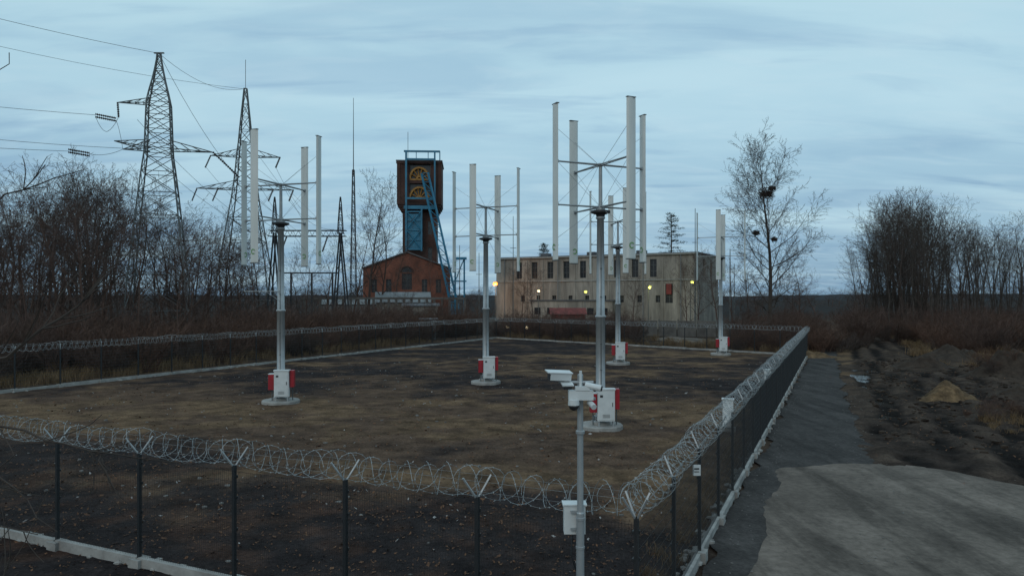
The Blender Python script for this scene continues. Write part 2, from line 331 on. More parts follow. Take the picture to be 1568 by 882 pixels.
# ------------------------------------------------ turbines
def turbine_meshes():
    out={}
    mb=MB().use('conc'); mb.lathe([(0.95,-0.2),(0.95,0.14),(0.91,0.18),(0.45,0.185),(0.42,0.3),(0.0,0.3)],n=28); out['concrete_base']=mb.mesh('turbine_base')
    mb=MB().use('galv')
    mb.lathe([(0.36,0.3),(0.36,0.34),(0.2,0.345),(0.195,4.7),(0.235,4.72),(0.235,4.8),(0.18,4.82),(0.15,8.9),(0.2,8.92),(0.2,9.0),(0.15,9.02),(0.15,9.12)],n=20)
    for j in range(8):
        t=j*math.pi/4; mb.box((0.29*math.cos(t),0.29*math.sin(t),0.42),(0.12,0.015,0.2),(V((math.cos(t),math.sin(t),0)),V((-math.sin(t),math.cos(t),0)),V((0,0,1))))
    mb.use('steel'); mb.tube((0.0,-0.21,1.6),(0,-0.17,8.6),0.018,n=5)
    for z in(2.5,3.6,5.6,6.8): mb.box((0,-0.19,z),(0.07,0.06,0.04))
    out['mast']=mb.mesh('turbine_mast')
    mb=MB().use('steeldark'); mb.lathe([(0.17,9.0),(0.2,9.1),(0.42,9.17),(0.42,9.26),(0.2,9.28)],n=24)
    mb.use('galv'); mb.lathe([(0.2,9.28),(0.2,9.45),(0.085,9.5),(0.075,11.15),(0.14,11.17),(0.14,11.27),(0.02,11.3)],n=16)
    RB=2.2
    for j in range(4):
        t=j*math.pi/2; d=V((math.cos(t),math.sin(t),0)); s=V((-d.y,d.x,0)); Z=V((0,0,1))
        for z in(9.42,11.22):
            for o in(-1,1): mb.tube(d*0.1+s*(0.1*o)+Z*z,d*(RB-.04)+s*(0.03*o)+Z*z,0.028,n=5)
            for q in(0.7,1.3): mb.box(d*q+Z*z,(0.03,0.16*(1.3-q*0.4),0.03),(d,s,Z))
            mb.box(d*(RB-.07)+Z*z,(0.12,0.14,0.12),(d,s,Z))
        mb.poly([Z*11.22+d*0.1,d*(RB-.05)+Z*12.6],0.009,3); mb.poly([Z*11.25+d*0.1,d*(RB-.05)+Z*9.42],0.008,3)
        mb.poly([Z*9.42+d*0.1,d*(RB-.05)+Z*8.0],0.009,3); mb.poly([Z*11.22+d*(RB-.1),d*0.1+Z*9.5],0.008,3)
    out['rotor_arms']=mb.mesh('turbine_arms')
    mb=MB().use('white')
    prof=[]
    for i in range(7):
        u=i/6; th=0.075*(2.97*math.sqrt(u)-1.26*u-3.5*u*u+2.8*u**3-1.01*u**4)*0.9
        prof.append((u,max(th,0.002)))
    ring=[(u,th) for u,th in prof]+[(u,-th) for u,th in prof[::-1][1:-1]]
    ch=0.44
    for j in range(4):
        t=j*math.pi/2; d=V((math.cos(t),math.sin(t),0)); s=V((-d.y,d.x,0)); base=len(mb.v); k=len(ring)
        zs=[7.12,7.15,9.0,11.2,13.52,13.55]
        for zi,z in enumerate(zs):
            f=0.9 if zi in(0,5) else 1
            for u,th in ring: mb.v.append(tuple(d*(RB+th*f*1.0)+s*((u-0.4)*ch*f)+V((0,0,z))))
        for i in range(len(zs)-1):
            for q in range(k):
                a=base+i*k+q;b2=base+i*k+(q+1)%k; mb.f.append((a,b2,b2+k,a+k)); mb.m.append(mb.mi)
        mb.f.append(tuple(base+q for q in range(k))); mb.m.append(mb.mi)
        mb.f.append(tuple(base+(len(zs)-1)*k+q for q in range(k))); mb.m.append(mb.mi)
        mb.use('steel')
        for z in(7.1,13.57): mb.box(d*RB+s*.04+V((0,0,z)),(.13,ch*.95,.03),(d,s,V((0,0,1))))
        mb.use('green')
        for side in(1,-1):
            c=d*(RB+0.085*side)+V((0,0,7.65))+s*0.03
            for q in range(12):
                t0=0.5+q*0.42; t1=t0+0.42
                P=lambda r,tt: c+s*(r*math.cos(tt))+V((0,0,r*math.sin(tt)*1.1))
                mb.face(P(0.075,t0),P(0.12,t0),P(0.12,t1),P(0.075,t1))
        mb.use('white')
    out['blades']=mb.mesh('turbine_blades')
    mb=MB(); mb.use('cab'); y=-0.5
    mb.box((0.16,y,1.06),(0.72,0.34,1.3)); mb.box((0.16,y,1.735),(0.78,0.42,0.05))
    mb.box((0.16,y-0.178,1.06),(0.64,0.016,1.2))
    mb.use('galv')
    for x in(-0.14,0.46):
        for yy in(-0.63,-0.37): mb.box((x,yy,0.3),(0.05,0.05,0.27))
    mb.box((0.16,-0.28,1.3),(0.6,0.12,0.06)); mb.box((0.16,-0.28,0.8),(0.6,0.12,0.06))
    mb.use('steeldark'); mb.box((0.42,y-0.195,1.1),(0.03,0.02,0.16)); mb.box((-0.04,y-0.19,1.45),(0.12,0.006,0.1))
    for q in range(4): mb.box((0.16,y-0.19,0.56+q*0.04),(0.3,0.006,0.012))
    mb.use('red')
    mb.box((-0.36,-0.42,1.15),(0.28,0.36,0.78)); mb.box((0.64,-0.3,1.3),(0.2,0.4,0.84))
    mb.use('cab'); mb.box((-0.36,-0.42,1.555),(0.3,0.38,0.03)); mb.use('steel')
    mb.tube((-0.36,-0.35,0.2),(-0.36,-0.35,0.78),0.025); mb.tube((0.64,-0.25,0.2),(0.64,-0.25,0.9),0.025); mb.tube((0.1,-0.25,0.3),(0.1,-0.25,0.7),0.03)
    out['control_cabinet']=mb.mesh('turbine_cabinet')
    return out
TM=turbine_meshes()
for (x,y,sc,rt,ra) in((-12.0,37.3,1.01,0.1,-0.30),(-1.67,45.8,1.0,0.12,-0.35),(3.72,30.2,0.985,0.0,0.44),(8.7,59.0,1.04,-0.1,0.1),(19.9,68.5,1.0,-0.15,-0.4)):
    e=empty('vertical_axis_wind_turbine',(x,y,0),0,sc)
    for k,m_ in TM.items():
        o=put(m_,k,(0,0,0),(ra if k in('blades','rotor_arms') else rt),1,e)
        if k=='mast': m_.polygons.foreach_set('use_smooth',[True]*len(m_.polygons))
mb=MB().use('galv'); mb.tube((-12.0,37.1,5.8),(-13.8,37,5.8),0.02); mb.tube((-13.8,37,5.8),(-13.8,37,6.1),0.015); mb.ball((-13.8,37,6.12),0.07); mb.tube((-12.0,37.1,5.3),(-12.7,37.05,5.8),0.012); mb.obj('anemometer_arm')
# ------------------------------------------------ cctv pole
e=empty('cctv_pole',(0.95,10.0,0))
mb=MB().use('galv'); mb.lathe([(0.16,0),(0.16,0.03),(0.06,0.04),(0.055,2.5),(0.045,2.52),(0.04,4.42),(0.03,4.43)],n=16)
for z in(2.0,2.4,3.6): mb.lathe([(0.06,z),(0.062,z+0.01),(0.062,z+0.04),(0.05,z+0.05)],n=16)
mb.tube((-0.3,-0.02,4.32),(0.18,-0.02,4.32),0.02,n=8); mb.tube((0,0,4.1),(0.2,-0.08,4.1),0.022,n=8)
mb.obj('pole',e,smooth=False)
def tbox(mb,c,size,tilt,yaw,roll=0):
    mtx=Matrix.Rotation(yaw,3,'Z')@Matrix.Rotation(tilt,3,'X')@Matrix.Rotation(roll,3,'Y'); mb.box(c,size,(mtx@V((1,0,0)),mtx@V((0,1,0)),mtx@V((0,0,1))))
mb=MB().use('cab')
tbox(mb,(-0.29,-0.06,4.41),(0.30,0.13,0.10),0.15,0.25,.06); tbox(mb,(-0.30,-0.06,4.468),(0.36,0.17,0.014),0.15,0.25,.06); mb.tube((-.2,-.02,4.32),(-.22,-.04,4.37),.02)
mb.use('steeldark'); tbox(mb,(-0.44,-0.10,4.41),(0.012,0.10,0.08),0.15,0.25,.06); tbox(mb,(-0.19,-0.1,4.27),(0.12,0.1,0.05),0.3,0.2); mb.use('cab'); tbox(mb,(-0.19,-0.1,4.305),(0.16,0.13,0.02),0.3,0.2)
mb.obj('housing_camera',e)
mb=MB().use('cab'); mb.box((0.0,-0.07,4.15),(0.34,0.14,0.13)); mb.box((0.02,-0.09,4.245),(0.2,0.12,0.05)); mb.tube((0.06,-0.1,4.29),(0.27,-0.16,4.25),0.045,n=12)
mb.use('steeldark'); mb.tube((0.27,-0.16,4.25),(0.285,-0.164,4.247),0.036,n=12)
mb.use('cab'); mb.tube((0.12,-0.06,4.05),(0.17,-0.2,4.0),0.04,n=12); mb.tube((0.0,-.05,4.27),(0.0,-.05,4.48),0.02)
mb.lathe([(0.03,4.1),(0.075,4.09),(0.08,4.02),(0.078,4.015)],(-0.1,-0.12),14)
mb.use('black'); mb.ball((-0.1,-0.12,4.01),0.07,14); mb.obj('cameras',e)
mb=MB().use('cab'); mb.box((-0.07,0.16,2.38),(0.3,0.18,0.4)); mb.box((-0.07,0.16,2.59),(0.34,0.22,0.02)); mb.use('galv'); mb.box((-0.07,0.05,2.5),(0.12,0.05,0.03)); mb.box((-0.07,0.05,2.26),(0.12,0.05,0.03))
mb.use('black'); mb.poly([(-0.1,0.1,2.2),(-0.12,0.06,1.9),(-0.03,0.06,1.6)],0.012,5); mb.obj('junction_box',e)
# ------------------------------------------------ lattice
def lattice(mb,levels,rleg,rbr,cx=0,cy=0,yaw=0.0):
    def cor(z,h): 
        return [V((cx+h*1.414*math.cos(yaw+math.pi/4+k*math.pi/2),cy+h*1.414*math.sin(yaw+math.pi/4+k*math.pi/2),z)) for k in range(4)]
    pr=None
    for z,h in levels:
        c=cor(z,h)
        if pr:
            for k in range(4):
                mb.tube(pr[k],c[k],rleg,n=4,cap=False); mb.tube(pr[k],c[(k+1)%4],rbr,n=3,cap=False); mb.tube(pr[(k+1)%4],c[k],rbr,n=3,cap=False)
                mb.tube(c[k],c[(k+1)%4],rbr,n=3,cap=False)
        pr=c
def arm(mb,base,tip,h,w,r=0.05):
    base=V(base);tip=V(tip); dr=(tip-base); s=V((-dr.y,dr.x,0)).normalized()*w; n=4
    roots=[base+s,base-s,base+V((0,0,h))]
    for q in roots: mb.tube(q,tip,r,n=4,cap=False)
    for i in range(n):
        t0=i/n;t1=(i+1)/n
        mb.tube(roots[0].lerp(tip,t0),roots[1].lerp(tip,t1),r*.6,n=3,cap=False); mb.tube(roots[1].lerp(tip,t0),roots[0].lerp(tip,t1),r*.6,n=3,cap=False)
        mb.tube(roots[0].lerp(tip,t1),roots[2].lerp(tip,t0),r*.6,n=3,cap=False); mb.tube(roots[1].lerp(tip,t1),roots[2].lerp(tip,t0),r*.6,n=3,cap=False)
def insul(mb,a,b,n=10):
    a=V(a);b=V(b); mb.use('ins')
    mb.poly([a.lerp(b,i/(2*n)) for i in range(2*n+1)],[0.05 if i%2 else 0.14 for i in range(2*n+1)],6)
def cable(mb,a,b,sag,r=0.026,n=14):
    a=V(a);b=V(b); mb.poly([a.lerp(b,i/n)-V((0,0,sag*4*(i/n)*(1-i/n))) for i in range(n+1)],r,3)
mb=MB().use('steel')
p1=(-39.3,80)
lattice(mb,[(0,3.4),(4,3.05),(8,2.75),(11.5,2.4),(14.5,2.1),(17,1.85),(19.3,1.6),(21.3,1.35),(22.4,1.3),(24,1.25),(25.6,1.2),(27,1.15),(28.3,.9),(29.6,.62),(30.8,.4),(31.8,.25),(32.6,.18)],0.09,0.045,*p1,yaw=0.35)
x,y=p1; mb.box((x,y,32.65),(1.1,.2,.12))
arm(mb,(x-1,y,21.9),(x-3.4,y-1.2,21.7),1.1,1.1,.055); arm(mb,(x+1,y,21.9),(x+5.4,y+1.5,21.9),1.1,1.1,.055)
arm(mb,(x-1,y,27),(x-3.9,y-1.3,26.8),.7,.7,.05); arm(mb,(x-1,y-1,21.9),(x-2.5,y-4.5,21.9),.9,.9,.05)
insul(mb,(x-3.9,y-1.3,26.8),(x-3.8,y-1.3,25.2),8); insul(mb,(x-5.6,y-2.6,25.2),(x-3.9,y-1.6,25.0),10); insul(mb,(x-5.6,y-2.6,24.9),(x-3.9,y-1.6,24.7),10)
insul(mb,(x-7.9,y-3.6,21.2),(x-6.2,y-2.6,21.0),10); insul(mb,(x-7.9,y-3.6,20.9),(x-6.2,y-2.6,20.7),10)
insul(mb,(x+5.4,y+1.5,21.9),(x+7.2,y+4.5,19.6),14)
mb.use('steeldark'); cable(mb,(x-6.2,y-2.6,20.9),(x-3.4,y-1.2,21.7),.3); cable(mb,(x-3.9,y-1.6,24.7),(x-3.4,y-1.2,21.7),-.4); cable(mb,(x-5.6,y-2.6,25),(x-4.6,y-2.2,23.4),.4); cable(mb,(x-4.6,y-2.2,23.4),(x-3.8,y-1.3,25.2),.3)
mb.obj('electricity_pylon')
p2=(-40.8,110)
mb=MB().use('steel'); lattice(mb,[(0,4.4),(5,3.8),(10,3.3),(14,2.7),(17.5,2.2),(20.5,1.75),(23,1.45),(25.2,1.25),(27.2,1.1),(29,.9),(31,.75),(33,.58),(35,.4),(37.4,.2)],0.1,0.05,*p2,yaw=0.2)
x,y=p2; mb.tube((x,y,37.4),(x,y,41.8),.04,n=4)
for s in(-1,1):
    arm(mb,(x+s,y,27),(x+s*5,y+s*.8,27),1.2,1,.06); arm(mb,(x+s*1.3,y,22),(x+s*7,y+s*1,22),1.4,1.2,.06)
    insul(mb,(x+s*5,y+s*.8,27),(x+s*5.3,y-2,25)); insul(mb,(x+s*7,y+s,22),(x+s*7.3,y-2,20)); insul(mb,(x+s*4,y+s*.6,22),(x+s*4.2,y-2,20)); mb.use('steel')
mb.obj('electricity_pylon')
mb=MB().use('steeldark'); x,y=p1
cable(mb,(x,y,32.6),(-78,60,39),1.0); cable(mb,(x,y,32.6),(-40.8,110,37.4),1.5); cable(mb,(-90,70,41),(-40.8,110,37.3),2)
cable(mb,(x-5.6,y-2.6,25.1),(-85,58,27),.8); cable(mb,(x-7.9,y-3.6,21.0),(-85,56,21.8),.8); cable(mb,(x-3.4,y-1.2,21.8),(-85,62,25.5),1.2)
for (dx,zz) in((7.2,19.6),(-4,26),(-2.5,21.9)):
    cable(mb,(x+dx,y+3,zz),(-34,101,14),1.2)
cable(mb,(x,y,32.6),(-31,100,16),3); cable(mb,(-35.5,108,25),(-27,101,16),1.5); cable(mb,(-33.5,108,20),(-25,101,15),1.2)
cable(mb,(-46,108,25),(-33,101,15),1)
mb.obj('power_lines')
mb=MB().use('steeldark')
for gx in(-33.2,-24.0):
    for o in(-1,1): 
        mb.tube((gx+o*1.2,100,0),(gx,100,14.5),.12,n=4); mb.tube((gx+o*1.2,102,0),(gx,101,14.5),.12,n=4)
        for z in(3,6,9): mb.tube((gx-1.2*(1-z/14.5),100,z),(gx+1.2*(1-(z+2)/14.5),100,z+2),.05,n=3)
    lattice(mb,[(14.3,.35),(15.6,.3),(17,.22),(18.4,.14),(19.5,.05)],.05,.03,gx,100.5)
for z in(14.0,14.8):
    for yy in(100.1,100.9): mb.tube((-34,yy,z),(-23.2,yy,z),.06,n=4)
for i in range(14):
    xa=-34+i*.77; mb.tube((xa,100.1,14),(xa+.385,100.1,14.8),.035,n=3); mb.tube((xa+.385,100.1,14.8),(xa+.77,100.1,14),.035,n=3)
for xx in(-31.5,-28.6,-25.8): insul(mb,(xx,100.5,14),(xx-.3,99,11.8)); mb.use('steeldark')
for xx in(-32,-29,-26): mb.tube((xx,104,0),(xx,104,9),.15,n=5); 
mb.tube((-33,104,9),(-25,104,9),.1,n=4); mb.obj('substation_gantry')
mb=MB().use('steeldark'); lattice(mb,[(z,0.62-0.45*z/28) for z in np.linspace(0,28.5,18)],.06,.035,-28.7,130); mb.tube((-28.7,130,28),(-28.7,130,41.5),.09,.04,5); mb.obj('radio_mast')
for (x,y,h,r) in((0.2,120,19,.09),(30.6,120,20.3,.1),(-8.6,118,14,.1),(-5.6,122,13,.1),(34,112,13,.12),(36.5,118,11,.1),(28,110,10,.1)):
    mb=MB().use('steel'); mb.tube((x,y,0),(x,y,h),r,r*.5,6); mb.box((x,y,h*.72),(1.0,.1,.08)); mb.box((x,y,h*.5),(.25,.2,.4)); mb.obj('utility_pole')
# ------------------------------------------------ buildings
def wall(mb,o,d,Ln,H,ops,key,gkey='glass',dep=0.3,bars=True):
    o=V(o); d=V(d).normalized(); inn=V((-d.y,d.x,0)); Z=V((0,0,1))
    us=sorted(set([0,Ln]+[q for a in ops for q in(a[0],a[1])])); zs=sorted(set([0,H]+[q for a in ops for q in(a[2],a[3])]))
    P=lambda u,z,k=0:o+d*u+Z*z+inn*k
    mb.use(key)
    for i in range(len(us)-1):
        for j in range(len(zs)-1):
            uc=(us[i]+us[i+1])/2; zc=(zs[j]+zs[j+1])/2
            if any(a[0]<uc<a[1] and a[2]<zc<a[3] for a in ops): continue
            mb.face(P(us[i],zs[j]),P(us[i+1],zs[j]),P(us[i+1],zs[j+1]),P(us[i],zs[j+1]))
    for u0,u1,z0,z1 in ops:
        mb.use(key)
        mb.face(P(u0,z0),P(u0,z0,dep),P(u0,z1,dep),P(u0,z1)); mb.face(P(u1,z0),P(u1,z1),P(u1,z1,dep),P(u1,z0,dep))
        mb.face(P(u0,z0),P(u1,z0),P(u1,z0,dep),P(u0,z0,dep)); mb.face(P(u0,z1),P(u0,z1,dep),P(u1,z1,dep),P(u1,z1))
        mb.use(gkey); mb.face(P(u0,z0,dep),P(u1,z0,dep),P(u1,z1,dep),P(u0,z1,dep))
        if bars:
            mb.use('steel'); n=max(2,int((z1-z0)/0.9))
            for k in range(1,n): mb.box(P((u0+u1)/2,z0+(z1-z0)*k/n,dep-.04),(u1-u0,.05,.05),(d,inn,Z))
            mb.box(P((u0+u1)/2,(z0+z1)/2,dep-.045),(.06,.045,z1-z0),(d,inn,Z))
def block(root,o,d,Ln,W,H,ops,key,roofk='roof',side=None,cor='trim'):
    o=V(o); d=V(d).normalized(); inn=V((-d.y,d.x,0)); Z=V((0,0,1))
    mb=MB(); wall(mb,o,d,Ln,H,ops,key); wall(mb,o+d*Ln,inn,W,H,side or [],key); wall(mb,o+d*Ln+inn*W,-d,Ln,H,[],key); wall(mb,o+inn*W,-inn,W,H,side or [],key)
    mb.obj('walls',root)
    mb=MB().use(roofk); c=o+d*Ln/2+inn*W/2; mb.box(c+Z*(H+.13),(Ln+.3,W+.3,.24),(d,inn,Z)); mb.use(cor)
    mb.box(o+d*Ln/2-inn*.2+Z*(H+.0),(Ln+.4,.36,.2),(d,inn,Z)); mb.obj('roof',root)
A0=V((-3.05,140,0)); D0=V((34.25,-19,0)); LB=D0.length; dB=D0.normalized(); iB=V((-dB.y,dB.x,0))
root=empty('industrial_hall')
ops=[]
for i in range(9):
    u=(.129+i*.0845)*LB; ops.append((u-.6,u+.6,9.0,12.1))
for i in range(9):
    u=(.15+i*.0845)*LB; ops.append((u-.4,u+.4,4.6,5.8))
ops.append((.86*LB,.86*LB+1.3,4.5,7.8))
block(root,A0,dB,LB,15,12.9,ops,'wallc',side=[(4,5.3,9.2,12.1),(9,10.3,9.2,12.1)])
mb=MB().use('trim'); mb.box(A0+dB*LB/2-iB*.12+V((0,0,8.5)),(LB,.14,.18),(dB,iB,V((0,0,1))))
for i in range(11):
    u=(.0865+i*.0845)*LB; mb.use('wallc'); mb.box(A0+dB*u-iB*.06+V((0,0,6.3)),(.4,.12,12.2),(dB,iB,V((0,0,1))))
mb.use('roof')
for u in(.2,.45,.7): mb.box(A0+dB*LB*u+iB*6+V((0,0,13.6)),(1.6,1.6,.9),(dB,iB,V((0,0,1))))
mb.use('shed')
for u in(.05,.34,.76,.93): mb.tube(A0+dB*LB*u-iB*.25,A0+dB*LB*u-iB*.25+V((0,0,12.7)),.08)
mb.use('redroof'); mb.box(A0+dB*LB*.86-iB*.1+dB*.65+V((0,0,6.9)),(.9,.15,1.8),(dB,iB,V((0,0,1)))); mb.obj('pilasters_and_pipes',root)
mb=MB().use('wallc'); mb.box(A0+dB*LB*.45-iB*2.2+V((0,0,2.4)),(16,4,4.8),(dB,iB,V((0,0,1)))); mb.use('roof'); mb.box(A0+dB*LB*.45-iB*2.2+V((0,0,4.92)),(16.4,4.4,.22),(dB,iB,V((0,0,1))))
mb.use('glass')
for k in range(6): mb.box(A0+dB*(LB*.45-6.5+k*2.6)-iB*4.23+V((0,0,3)),(1.2,.08,1.2),(dB,iB,V((0,0,1))))
mb.obj('lean_to_annex',root)
root=empty('red_shed',(8.8,114,0)); mb=MB().use('redroof'); mb.box((0,0,1.4),(5.2,4,2.8)); mb.obj('walls',root)
mb=MB().use('redroof'); mb.face((-2.9,-2.3,2.8),(2.9,-2.3,2.8),(2.9,0,3.8),(-2.9,0,3.8)); mb.face((-2.9,0,3.8),(2.9,0,3.8),(2.9,2.3,2.8),(-2.9,2.3,2.8)); mb.face((-2.6,-2,2.8),(-2.6,0,3.75),(-2.6,2,2.8)); mb.face((2.6,-2,2.8),(2.6,2,2.8),(2.6,0,3.75)); mb.obj('roof',root)
mb=MB().use('glass'); mb.box((-1.2,-2.03,1.6),(1,.05,1)); mb.box((1.2,-2.03,1.2),(1,.05,2)); mb.obj('door_and_window',root)
# hoist tower
root=empty('mine_hoist_tower',(-21.6,170,0),0.06)
mb=MB(); hw=3.9
for (o,d,ops) in(((-hw,-hw,0),(1,0,0),[(1.0,2.0,20,23),(5.8,6.8,20,23),(5.8,6.8,14,17)]),((hw,-hw,0),(0,1,0),[(3.4,4.4,z,z+2.2) for z in(9,15,21)]),((hw,hw,0),(-1,0,0),[]),((-hw,hw,0),(0,-1,0),[(3.4,4.4,z,z+2.2) for z in(9,15,21)])): wall(mb,o,d,2*hw,26.7,ops,'brickd')
hw=5.1
for (o,d,ops) in(((-hw,-hw,26.7),(1,0,0),[(2.9,7.7,1.2,4.9),(2.9,7.7,5.6,9.4)]),((hw,-hw,26.7),(0,1,0),[(2,3,4,7),(4.6,5.6,4,7),(7.2,8.2,4,7)]),((hw,hw,26.7),(-1,0,0),[]),((-hw,hw,26.7),(0,-1,0),[(2,3,4,7),(4.6,5.6,4,7),(7.2,8.2,4,7)])): wall(mb,o,d,2*hw,9.9,ops,'brickd',dep=.9,bars=False)
mb.use('brickd')
for k,w in((26.3,4.9),(25.8,4.6),(25.3,4.3)): mb.box((0,0,k+.12),(2*w,2*w,.45))
for s in(-1,1):
    for xx in(-1,1): mb.box((xx*4.7,s*5.13 if s<0 else 5.13,31.6),(.75,.2,9.7))
mb.box((0,-5.2,36.3),(10.5,.25,.5)); mb.use('roof'); mb.box((0,0,36.75),(10.6,10.6,.3)); mb.obj('walls',root)
mb=MB().use('yellow')
for zc in(27.95,32.5):
    n=20; pts=[(2.15*math.cos(math.pi*i/n),-4.85,zc+.1+2.6*math.sin(math.pi*i/n)) for i in range(n+1)]
    mb.poly(pts,.3,5); mb.poly([(p[0]*.25,p[1],zc+(p[2]-zc)*.25) for p in pts],.3,5)
    for i in range(2,n-1,3): mb.tube((pts[i][0]*.2,-4.85,zc+.1+(pts[i][2]-zc)*.2),pts[i],.13,n=4)
    mb.box((0,-4.85,zc),(4.7,.3,.35))
mb.obj('sheave_wheels',root)
mb=MB().use('blue')
mb.box((-2.9,-6.2,27.3),(.42,.42,22.6)); mb.box((3.6,-6.2,32.4),(.35,.42,12.6))
for z,l,xc in((28.0,6.7,.35),(36.9,6.9,.35),(38.7,8.2,.7)): mb.box((xc,-6.2,z),(l,.4,.4))
mb.box((4.75,-6.2,37.7),(.22,.3,2)); mb.box((2.1,-6.2,37.7),(.15,.2,1.6)); mb.box((-.6,-6.2,37.7),(.15,.2,1.6))
mb.box((.25,-5.4,26.0),(7.4,1.2,.8))
for z in(16.4,18.6,20.8,23,25): mb.box((-1.2,-6.0,z),(3.6,.3,.3))
mb.box((-1.2,-5.85,20.4),(3.2,.15,8.2)); mb.box((.6,-6.2,20.8),(.35,.4,9.6))
for z0,z1 in((16.4,20.8),(20.8,25)): mb.tube((-2.8,-6.3,z0),(.5,-6.3,z1),.12,n=4); mb.tube((.5,-6.3,z0),(-2.8,-6.3,z1),.12,n=4)
tA=V((.6,-6.6,33.6)); tB=V((8.2,-13,.2)); sh=V((1.5,0,.2))
for q in(V((0,0,0)),sh): mb.tube(tA+q,tB+q,.24,n=4)
for i in range(16):
    t=i/16; t2=(i+1)/16; mb.tube(tA.lerp(tB,t),(tA+sh).lerp(tB+sh,t2),.08,n=4); mb.tube((tA+sh).lerp(tB+sh,t),tA.lerp(tB,t),.08,n=4)
mb.obj('headframe',root)
mb=MB().use('steel'); mb.tube((-3,0,36.8),(-3,0,44.5),.06); mb.obj('antenna',root)
mb=MB().use('blue'); mb.tube((-12.5,158,0),(-12.5,158,15),.18,n=4); mb.tube((-10.5,158,0),(-10.5,158,14),.18,n=4); mb.box((-11.5,158,14),(3.0,1.5,.5)); mb.box((-11.5,158,9),(3,.3,.3)); mb.tube((-12.5,158,9),(-10.5,158,14),.1,n=4); mb.obj('steel_trestle')
root=empty('brick_house',(-23.4,160,0),0.12)
mb=MB(); w=9.6; wall(mb,(-w,0,0),(1,0,0),2*w,11.8,[(1.8,3,6.5,9.5),(5,6.2,6.5,9.5),(12.9,14.1,6.5,9.5),(16,17.2,6.5,9.5),(8.5,10.7,7.2,10.8)],'brickr')
wall(mb,(w,0,0),(0,1,0),18,11.8,[(3,4.4,6,9.5),(8,9.4,6,9.5)],'brickr'); wall(mb,(-w,18,0),(0,-1,0),18,11.8,[],'brickr'); wall(mb,(w,18,0),(-1,0,0),2*w,11.8,[],'brickr')
mb.use('brickr'); mb.face((-w,0,11.8),(w,0,11.8),(0,0,15.4)); mb.face((-w,18,11.8),(0,18,15.4),(w,18,11.8)); mb.obj('walls',root)
mb=MB()
pts=[(1.3*math.cos(math.pi*i/12),-.05,11+1.3*math.sin(math.pi*i/12)) for i in range(13)]; mb.use('brickd'); mb.poly(pts,.2,4); mb.use('glass'); mb.face(*[(p[0],-.03,p[2]) for p in pts]); mb.obj('arched_window',root)
mb=MB().use('roof')
for s in(-1,1):
    d=V((-9.6*s,0,3.6)).normalized(); mb.box(V((s*4.9,9,13.75)),(10.7,18.8,.25),(d,V((0,1,0)),V((3.6*s,0,9.6)).normalized()))
mb.obj('roof',root)
def shed(name,x,y,w,dp,h,rk,wk,rot=0,pitch=1.2):
    root=empty(name,(x,y,0),rot); mb=MB(); wall(mb,(-w/2,0,0),(1,0,0),w,h,[(w*.15,w*.3,1,2.2),(w*.6,w*.8,.1,2.4)],wk,bars=False); wall(mb,(w/2,0,0),(0,1,0),dp,h,[],wk); wall(mb,(-w/2,dp,0),(0,-1,0),dp,h,[],wk); wall(mb,(w/2,dp,0),(-1,0,0),w,h,[],wk)
    mb.obj('walls',root); mb=MB().use(rk)
    mb.face((-w/2-.3,-.3,h),(w/2+.3,-.3,h),(w/2+.3,dp/2,h+pitch),(-w/2-.3,dp/2,h+pitch)); mb.face((-w/2-.3,dp/2,h+pitch),(w/2+.3,dp/2,h+pitch),(w/2+.3,dp+.3,h),(-w/2-.3,dp+.3,h))
    for s in(-1,1): mb.face((s*w/2,0,h),(s*w/2,dp/2,h+pitch-.05),(s*w/2,dp,h))
    mb.obj('roof',root)
shed('grey_shed',-18.5,122,9,8,4.6,'shed','wallc',.15,1.8)
shed('grey_shed',-28.5,128,11,6,4.2,'shed','shed',.05,1)
shed('transformer_hut',-10.8,93,1.9,1.9,2.6,'roof','shed',.2,.2)
shed('grey_shed',-13.5,106,5,4,4.2,'roof','wallc',.1,.4)
M['dconc']=mat('dark_weathered_concrete',(0.15,0.14,0.13),(0.08,0.075,0.07),.8,.95)
mb=MB().use('dconc')
for i in range(22): mb.box((-34+i*1.25,118,2.6),(.35,.35,5.2))
mb.box((-21,118,5.3),(27,.5,.35)); mb.box((-21,118.5,1.3),(27,.2,2.6)); mb.obj('concrete_colonnade')
mb=MB().use('dconc')
for i in range(20):
    mb.box((-8+i*2.5,112-i*.9,1.1),(2.3,.1,2.2),(V((.94,-.34,0)),V((.34,.94,0)),V((0,0,1)))); mb.box((-9.2+i*2.5,112.4-i*.9,1.2),(.18,.2,2.4))
mb.obj('concrete_wall')
def lamp(x,y,z,ek,energy,c):
    root=empty('street_lamp',(x,y,0)); mb=MB().use('steel'); mb.tube((0,0,0),(0,0,z+.1),.08,.05,6); mb.tube((0,0,z+.1),(0,-.8,z+.25),.04,n=5); mb.box((0,-1.0,z+.25),(.4,.7,.16)); mb.obj('pole',root)
    mb=MB().use(ek); mb.ball((0,-1.05,z),.27 if ek!='eo' else .46,10,(1,1,.8)); mb.obj('bulb',root)
    l=bpy.data.lights.new('lamp_light','POINT'); l.energy=energy; l.color=c; l.shadow_soft_size=.3; lo=bpy.data.objects.new('lamp_light',l); COL.objects.link(lo); lo.parent=root; lo.location=(0,-1.6,z-.3)
lamp(-3.1,134,8.0,'eo',700,(1,.45,.12)); lamp(4.7,128,6.6,'ew',60,(1,.88,.65)); lamp(12.4,122,6.4,'ey',40,(1,.9,.5)); lamp(22.4,118,7.1,'ey',180,(.9,.9,.3)); lamp(28.6,115,7.9,'ey',50,(.9,.95,.5))
lamp(-.7,104,1.2,'ew',15,(1,.95,.9)); lamp(2.1,103,1.2,'ew',15,(1,.95,.9))
